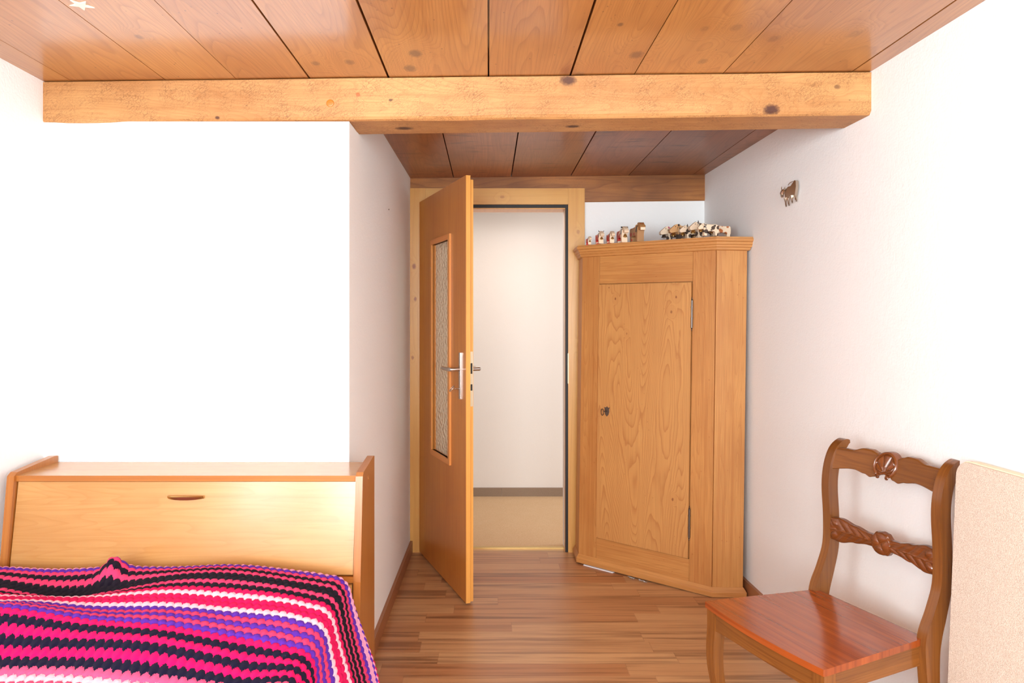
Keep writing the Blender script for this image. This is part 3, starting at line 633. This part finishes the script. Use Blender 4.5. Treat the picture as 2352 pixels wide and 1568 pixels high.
obj('pull_handle', bm, M_brass, lo, smooth=True)
obj('keyhole_inlay', lathe([(0, 0), (.003, 0), (0, .0005)], 8, M=Matrix.Translation((.27, -.0002, dl-.058)) @ Matrix.Rotation(PI/2, 4, 'X')), M_cherry, lo) if False else None
obj('middle_rail', B((xi0, xi1, -.274, -.25, .546, .564)), M_cherry, desk, grain=0, bevel=.001)
for k, (a, b) in enumerate(((.33, .543), (.09, .327))):
    obj('drawer_front', B((xi0+.003, xi1-.003, -.284, -.266, a, b)), M_maple, desk, grain=0, bevel=.002, pv=.9)
obj('plinth', B((xi0, xi1, -.27, -.25, 0, .085)), M_cherry, desk, grain=0)

# ------------------------------------------------------------------ bed
bed = empty('bed', (-0.99, 1.05, 0)); tag(bed, 'bed under the striped crochet blanket, in front of the desk', 'bed')
obj('bed_base', B((-.50, .46, -.98, .93, .12, .30)), M_cherry, bed, grain=1, bevel=.004)
obj('mattress', B((-.49, .47, -.97, .945, .305, .50)), plain('mattress_cloth', (.7, .7, .72, 1), .9), bed, bevel=.03, seg=3, smooth=True)
for sx in (-.46, .40):
    for sy in (-.95, .87): obj('leg', B((sx, sx+.05, sy, sy+.05, 0, .12)), M_cherry, bed, bevel=.004)

# ------------------------------------------------------------------ crochet blanket
RW, PW = 0.0218, 0.0205
X0, Y0, ZTOP, RF = -0.462, 2.088, 0.624, 0.055
EDGE = 0.117                                  # cloth hanging past the far fold
us = np.arange(-1.01, 0.42, 0.0030); vs = np.concatenate([np.arange(-1.45, -0.80, 0.008), np.arange(-0.80, EDGE+0.001, 0.0026)])
U, V = np.meshgrid(us, vs, indexing='ij')
def gauss(x, y, cx, cy, sx, sy, rot=0.0):
    c_, s_ = math.cos(rot), math.sin(rot); dx = x-cx; dy = y-cy
    a = (dx*c_+dy*s_)/sx; b = (-dx*s_+dy*c_)/sy; return np.exp(-(a*a+b*b))
def smooth(a, b, x):
    t_ = np.clip((x-a)/(b-a), 0, 1); return t_*t_*(3-2*t_)
def surf(U, V):
    qu = np.maximum(U, 0); qv = np.maximum(V, 0); rho = np.hypot(qu, qv)+1e-9
    th = np.minimum(rho/RF, PI/2*0.93)
    straight = np.maximum(rho-RF*PI/2*0.93, 0)
    hr = RF*np.sin(th)+straight*math.cos(PI/2*0.93)*1.15; dr = RF*(1-np.cos(th))+straight*0.985
    cu, cv = qu/rho, qv/rho
    fl = np.where((cu > .05) & (cv > .02), cu*cv*0.22, 0)*np.minimum(rho, .3)
    X = X0+np.minimum(U, 0)+(hr+fl)*cu+0.04*smooth(.05, .4, qu)*smooth(-.45, .0, V); Y = Y0+np.minimum(V, 0)+(hr*np.where(qu > 0.001, .75, 1))*cv
    Z = ZTOP-dr
    nr_ = smooth(-.05, -.55, V); amp_ = 0.024+0.045*nr_; sag = np.exp(-((-np.minimum(U, 0))/(0.07+0.16*nr_)))*amp_+np.exp(-((-np.minimum(V, 0))/0.05))*0.004
    Z = Z-sag*(U < 0.0001)-amp_*(U >= 0.0001)
    top = smooth(.03, -.10, U)
    W = 0
    W = W+0.040*gauss(X, Y, -1.075, 2.055, .030, .055, .25)          # peak against the desk
    W = W+0.018*gauss(X, Y, -.83, 2.00, .17, .12)                     # swell right of the peak
    W = W-0.038*gauss(X, Y, -1.13, 1.965, .19, .065)                  # trough behind the left swell
    W = W+0.040*gauss(X, Y, -1.20, 1.70, .30, .085)                   # left swell in front
    W = W-0.006*gauss(X, Y, -.85, 1.80, .25, .05, .2)
    W = W-0.045*smooth(1.73, 1.52, Y)
    W = W+0.014*gauss(X, Y, -.80, 1.63, .16, .05)
    W = W+0.004*np.sin(X*17+Y*5)*np.sin(Y*11+1)
    fold = 0.012*np.sin(Y*17+1.0)*smooth(.03, .25, qu)*smooth(.05, -.1, V)
    return np.stack([X+fold, Y, Z+W*top], -1)
P = surf(U, V)
dU = np.gradient(P, axis=0); dV = np.gradient(P, axis=1); N = np.cross(dU, dV); N /= np.linalg.norm(N, axis=-1, keepdims=True)+1e-12
R = (EDGE-V)/RW
k_ = np.floor(R+.5); rr = R+.34*(np.abs(np.sin(PI*(U/PW+.5*k_)))-.5); i_ = np.floor(rr); fr = rr-i_
dome = np.sqrt(np.clip(np.abs(np.sin(PI*(U/PW+.5*i_)))*.9+.1, 0, 1))*np.sqrt(np.clip(np.sin(PI*fr), 0, 1))
rs_ = np.random.RandomState(3); P = P+N*(dome*0.0062-0.003+rs_.normal(0, .00035, dome.shape))[..., None]
nu, nv = U.shape
me = bpy.data.meshes.new('crochet_blanket')
idx = np.arange(nu*nv).reshape(nu, nv)
faces = np.stack([idx[:-1, :-1], idx[1:, :-1], idx[1:, 1:], idx[:-1, 1:]], -1).reshape(-1, 4)
me.vertices.add(nu*nv); me.vertices.foreach_set('co', P.reshape(-1))
me.loops.add(faces.size); me.loops.foreach_set('vertex_index', faces.reshape(-1).astype(np.int32))
me.polygons.add(len(faces)); me.polygons.foreach_set('loop_start', (np.arange(len(faces))*4).astype(np.int32))
me.polygons.foreach_set('loop_total', np.full(len(faces), 4, np.int32))
me.update(calc_edges=True)
uvl = me.uv_layers.new(name='UVMap'); uvarr = np.stack([U, R], -1).reshape(-1, 2)[faces.reshape(-1)]
uvl.data.foreach_set('uv', uvarr.reshape(-1))
me.shade_smooth()
t = NT('striped_crochet_wool', 0.9, spec=0.15)
t.b.inputs['Sheen Weight'].default_value = 0.04; t.b.inputs['Sheen Roughness'].default_value = 0.5
u, v, _ = t.uv()
k = t.m('FLOOR', t.m('ADD', v, 0.5))
def sn(kk): return t.m('ABSOLUTE', t.m('SINE', t.m('MULTIPLY', t.m('ADD', t.m('DIVIDE', u, PW), t.m('MULTIPLY', kk, .5)), PI)))
rr_ = t.m('ADD', v, t.m('MULTIPLY', t.m('SUBTRACT', sn(k), 0.5), 0.42))
rr_ = t.m('ADD', rr_, t.m('MULTIPLY', t.m('SUBTRACT', t.noise(t.comb(t.m('MULTIPLY', u, 300.0), t.m('MULTIPLY', v, 6.0), 0), 1.0, 3, .6), .5), 0.5))
rowi = t.m('FLOOR', rr_)
PK = rgb(250, 170, 200); WH = rgb(255, 212, 228); PU = rgb(100, 44, 186); CO = rgb(236, 64, 118); BK = rgb(20, 10, 30); RD = rgb(232, 0, 92); HO = rgb(240, 0, 104); RS = rgb(244, 92, 142); NV = rgb(16, 12, 44)
seq = [RD, PK, PU, PK, PK, PU, CO, BK, CO, BK, BK, CO, BK, RD, WH, RD, RD, WH, PU, CO, PU, CO, PU, HO, NV, HO, NV, HO, NV, RS, WH, RS]
seq2 = [WH, RS, WH, RS, HO, NV, HO, PU, CO, PU, WH, RD, WH, BK, CO, BK]*2
def ramp(vv, cols):
    q = t.n('ShaderNodeValToRGB'); q.color_ramp.interpolation = 'CONSTANT'; e = q.color_ramp.elements
    nC = len(cols)
    e[0].position = 0; e[0].color = cols[0]; e[1].position = 1/nC; e[1].color = cols[1]
    for i in range(2, nC):
        x_ = e.new(i/nC); x_.color = cols[i]
    t.put(q.inputs[0], vv); return q.outputs[0]
c1 = ramp(t.m('DIVIDE', t.m('ADD', rowi, .5), 32.0), seq); c2 = ramp(t.m('DIVIDE', t.m('SUBTRACT', rowi, 31.5), 32.0), seq2)
c = t.mix(t.m('GREATER_THAN', rowi, 31.5), c1, c2)
fz = t.noise(t.comb(t.m('MULTIPLY', u, 900.0), t.m('MULTIPLY', v, 22.0), 0.0), 1.0, 3, .65)
c = t.mix(t.m('MULTIPLY', t.rng(fz, .35, .7), .35), c, t.mix(1.0, c, (1.7, 1.7, 1.7, 1), 'MULTIPLY'))
t.color(c)
strand = t.m('SINE', t.m('MULTIPLY', t.m('ADD', t.m('DIVIDE', u, PW), t.m('MULTIPLY', v, .35)), PI*14))
t.bump(t.m('ADD', t.m('MULTIPLY', strand, .08), t.m('MULTIPLY', fz, 1.4)), .8, .003)
me.materials.append(t.mat)
bl = bpy.data.objects.new('crochet_blanket', me); COL.objects.link(bl)
tag(bl, 'crocheted wool blanket striped pink, black, purple and white, spread over the bed', 'blanket')
sm = bl.modifiers.new('thickness', 'SOLIDIFY'); sm.thickness = 0.005; sm.offset = -1

# ------------------------------------------------------------------ chair
ch = empty('wooden_chair', (0.9485, 2.0965, 0), math.radians(-69.6))
tag(ch, 'polished brown wooden chair with carved back rails, standing by the right wall', 'chair')
SZ = .465; hd_ = .2075; wf, wb = .2355, .192
# seat: bowed front, rounded edge
pts = []
for k in range(13):
    s_ = -1+2*k/12; pts.append((s_*wf, -hd_+.006-.016*(1-s_*s_)))
pts += [(wf+.001, -hd_+.02), (wb+.004, hd_-.03), (wb-.004, hd_), (-wb+.004, hd_), (-wb-.004, hd_-.03), (-wf-.001, -hd_+.02)]
obj('seat', prism(pts, 2, SZ-.018, SZ), M_seat, ch, grain=0, bevel=.005, seg=3, smooth=True, pv=.3)
# aprons
def apron_front():
    secs = []
    for k in range(17):
        s_ = -1+2*k/16; x = s_*(wf-.035); y = -hd_+.016-.016*(1-s_*s_); zb = SZ-.018-.050-.010*(1-abs(s_))*0-0.012*abs(s_)**3
        secs.append([(x, y, SZ-.0185), (x, y+.02, SZ-.0185), (x, y+.02, zb), (x, y, zb)])
    return loft(secs)
obj('front_rail', apron_front(), M_chair, ch, grain=0)
for s in (-1, 1):
    p0 = Vector((s*(wf-.012), -hd_+.035)); p1 = Vector((s*(wb-.004), hd_-.01)); 
    bm = prism([(p0.x, p0.y), (p1.x, p1.y), (p1.x-s*.02, p1.y), (p0.x-s*.02, p0.y)], 2, SZ-.076, SZ-.0185)
    obj('side_rail', bm, M_chair, ch, grain=1, bevel=.0015)
obj('back_rail', B((-wb+.02, wb-.02, hd_-.025, hd_-.005, SZ-.076, SZ-.0185)), M_chair, ch, grain=0)
for s in (-1, 1):
    secs = []
    for z, cx, cyy, hw in [(SZ-.0185, wf-.022, -hd_+.030, .019), (.385, wf-.022, -hd_+.030, .019), (.33, wf-.020, -hd_+.027, .0185), (.27, wf-.021, -hd_+.028, .0175), (.2, wf-.025, -hd_+.036, .016), (.1, wf-.028, -hd_+.036, .0145), (.03, wf-.026, -hd_+.028, .0135), (0, wf-.024, -hd_+.024, .014)]:
        secs.append((s*cx, cyy, z, hw))
    secs = cr(secs, 4)
    bm = loft([[(x-h_, y-h_, z), (x+h_, y-h_, z), (x+h_, y+h_, z), (x-h_, y+h_, z)] for x, y, z, h_ in secs])
    obj('leg', bm, M_chair, ch, grain=2, bevel=.003, smooth=True, pv=.5)
# stile with rear leg: (y, z, half depth)
sp = cr([(.262, 0, .014), (.243, .12, .016), (.222, .28, .021), (.214, .40, .026), (.218, .465, .030), (.243, .53, .025), (.266, .605, .021), (.268, .70, .020), (.262, .80, .020), (.270, .865, .020), (.290, .912, .019), (.318, .938, .013), (.335, .943, .005)], 5)
def ring_pts(i):
    y, z, hdp = sp[i]; a = sp[max(i-1, 0)]; b = sp[min(i+1, len(sp)-1)]
    ty, tz = b[0]-a[0], b[1]-a[1]; l_ = math.hypot(ty, tz); ty /= l_; tz /= l_
    return y, z, tz, -ty, hdp
for s in (-1, 1):
    secs = []
    for i in range(len(sp)):
        y, z, ny, nz, hdp = ring_pts(i)
        if i == 0: ny, nz = 1, 0
        xc = s*(wb+.0035); hw = .0145
        secs.append([(xc-hw, y-ny*hdp, z-nz*hdp), (xc+hw, y-ny*hdp, z-nz*hdp), (xc+hw, y+ny*hdp, z+nz*hdp), (xc-hw, y+ny*hdp, z+nz*hdp)])
    obj('leg', loft(secs), M_chair, ch, grain=2, bevel=.0035, smooth=True, pv=.4)['label'] = 'rear leg that carries on up as the back post'
def rail_grid(x0, x1, ztop, zbot, yf, thick, relief, nx=150, nz=30):
    bm = bmesh.new(); fr_, bk = [], []
    for i in range(nx+1):
        x = x0+(x1-x0)*i/nx; zt, zb = ztop(x), zbot(x); a, b = [], []
        for j in range(nz+1):
            w_ = j/nz; z = zb+(zt-zb)*w_; e = min(1.0, (min(w_, 1-w_)*(zt-zb))/.005); y = yf(x, z)
            a.append(bm.verts.new((x, y-thick/2+(.004*(1-math.sqrt(max(0, 1-(1-e)**2))))-relief(x, z), z))); b.append(bm.verts.new((x, y+thick/2, z)))
        fr_.append(a); bk.append(b)
    for i in range(nx):
        for j in range(nz):
            bm.faces.new((fr_[i][j], fr_[i+1][j], fr_[i+1][j+1], fr_[i][j+1])); bm.faces.new((bk[i][j], bk[i][j+1], bk[i+1][j+1], bk[i+1][j]))
        bm.faces.new((fr_[i][0], bk[i][0], bk[i+1][0], fr_[i+1][0])); bm.faces.new((fr_[i][nz], fr_[i+1][nz], bk[i+1][nz], bk[i][nz]))
    for i in (0, nx):
        for j in range(nz): bm.faces.new((fr_[i][j], fr_[i][j+1], bk[i][j+1], bk[i][j]))
    return bm
def interp(tab, x):
    x = abs(x)
    for (a, p), (b, q_) in zip(tab, tab[1:]):
        if a <= x <= b:
            t_ = (x-a)/(b-a); t_ = t_*t_*(3-2*t_); return p+(q_-p)*t_
    return tab[-1][1]
WX = wb-.008
ct = [(0, .922), (.034, .924), (.044, .931), (.065, .937), (.09, .937), (.13, .926), (.20, .925)]
cb = [(0, .872), (.018, .868), (.032, .860), (.05, .856), (.07, .862), (.11, .868), (.20, .856)]
bow = lambda x, z: .280+.014*(1-(x/WX)**2)+(z-.9)*.35
cs = obj('crest_rail', rail_grid(-WX, WX, lambda x: interp(ct, x), lambda x: interp(cb, x), bow, .018, lambda x, z: 0), M_chair, ch, grain=0, smooth=True, pv=.7)
# carved shell
def shell():
    bm = bmesh.new(); na, nr = 160, 34; cx, cz_ = 0, .900; R_ = .041; fr_ = []; bk = []
    for i in range(na+1):
        a = -PI/2+2*PI*i/na; dg = (math.degrees(a)+90) % 360; dg = min(dg, 360-dg)
        fa_, ba_ = [], []
        for j in range(nr+1):
            r_ = j/nr; rad = R_*(1-.36*math.exp(-(dg/24)**4))*r_
            x = cx+rad*math.cos(a); z = cz_+rad*math.sin(a)*0.98
            # fan measured from the bottom centre
            fx, fz_ = x-cx, z-(cz_-.024); fr0 = math.hypot(fx, fz_); ph = math.atan2(fx, fz_)
            lobe = abs(math.cos(ph*5.6)); amp = min(1, fr0/.02)
            rim = math.exp(-((r_-.90)/.07)**2)*.0055*(1 if dg > 40 else .3)
            inner = (.0058*lobe**.7*amp*min(1, (.80-r_)*12)-.003) if r_ < .80 else 0
            y = bow(x, z)-.010-.003-rim-inner
            fa_.append(bm.verts.new((x, y, z))); ba_.append(bm.verts.new((x, bow(x, z)+.011, z)))
        fr_.append(fa_); bk.append(ba_)
    for i in range(na):
        for j in range(nr):
            bm.faces.new((fr_[i][j], fr_[i][j+1], fr_[i+1][j+1], fr_[i+1][j])); bm.faces.new((bk[i][j], bk[i+1][j], bk[i+1][j+1], bk[i][j+1]))
        bm.faces.new((fr_[i][nr], bk[i][nr], bk[i+1][nr], fr_[i+1][nr]))
    # scroll ends
    for s in (-1, 1):
        c_ = Vector((s*.0165, bow(.0165, .866)-.014, .8655)); tube([c_+Vector((.0055*math.cos(q)*s*(1-k/26), -.002*k/14, .0055*math.sin(q)*(1-k/26))) for k, q in enumerate([PI*2*k/10 for k in range(14)])], .0028, 8, bm)
    bmesh.ops.remove_doubles(bm, verts=bm.verts, dist=1e-6)
    return bm
obj('carved_shell', shell(), M_carve, ch, grain=0, smooth=True, angle=80)
# carved middle rail: leaves running from both ends to a rosette
mt = [(0, .699), (.018, .696), (.034, .682), (.05, .682), (.10, .691), (.15, .702), (.175, .700), (.20, .692)]
mb = [(0, .627), (.018, .630), (.034, .644), (.05, .644), (.10, .636), (.15, .624), (.175, .626), (.20, .634)]
def relief(x, z):
    ax = abs(x); dz = z-.663
    r_ = math.hypot(x, dz)
    if r_ < .033:
        ph = math.atan2(dz, x); pet = abs(math.cos(2*ph+.4))
        return .006+.005*pet**.5*math.sin(PI*min(1, r_/.031))-.004*math.exp(-(r_/.005)**2)+.004*math.exp(-(r_/.0035)**2)
    v_ = (ax-.035)/(.145); half = max(.006, (interp(mt, ax)-interp(mb, ax))/2); q_ = abs(dz)/half
    vein = math.exp(-(dz/.0022)**2)*.003
    leaf_ = abs(math.sin((ax*62-q_*2.2*math.copysign(1, 1))*PI*.5+math.copysign(.5, dz)))
    base_ = .0055*math.sqrt(max(0, 1-q_*q_*.9))
    endc = .0
    for e in (-.017, .017):
        rr2 = math.hypot(ax-.168, dz-e); endc = max(endc, .004*max(0, 1-(rr2/.014)**2) + 0)
    return base_*(.45+.75*leaf_**.7)+vein*.6+endc-.001
bow2 = lambda x, z: .262+.012*(1-(x/WX)**2)
obj('carved_middle_rail', rail_grid(-WX+.001, WX-.001, lambda x: interp(mt, x), lambda x: interp(mb, x), bow2, .016, relief, 240, 40), M_carve, ch, grain=0, smooth=True, angle=80, pv=.6)

# ------------------------------------------------------------------ upholstered board leaning on the right wall
yy0, yy1 = 1.962, 1.0; hh = .967
pb = empty('upholstered_board', (xr(yy0)-0.078, yy0, 0)); tag(pb, 'cream fabric board with rounded corner leaning against the right wall behind the chair', 'board')
pb.rotation_euler = (0, math.radians(2.3), math.atan(0.0275))
def rr_out(inset):
    rc = .045-inset*.5; y0, y1, z1 = 0.0-inset, -(yy0-yy1)+inset, hh-inset; out = [(y0, 0.0+inset), ]
    for k in range(9): a = PI/2*k/8; out.append((y0-rc+rc*math.cos(a), z1-rc+rc*math.sin(a)))
    for k in range(9): a = PI/2+PI/2*k/8; out.append((y1+rc+rc*math.cos(a), z1-rc+rc*math.sin(a)))
    out.append((y1, 0.0+inset)); return out
obj('padded_front', prism(rr_out(.003), 0, -.004, .016), M_boucle, pb, bevel=.006, seg=3, smooth=True)
obj('edge_band', prism(rr_out(0), 0, .003, .030), M_piping, pb, bevel=.002)
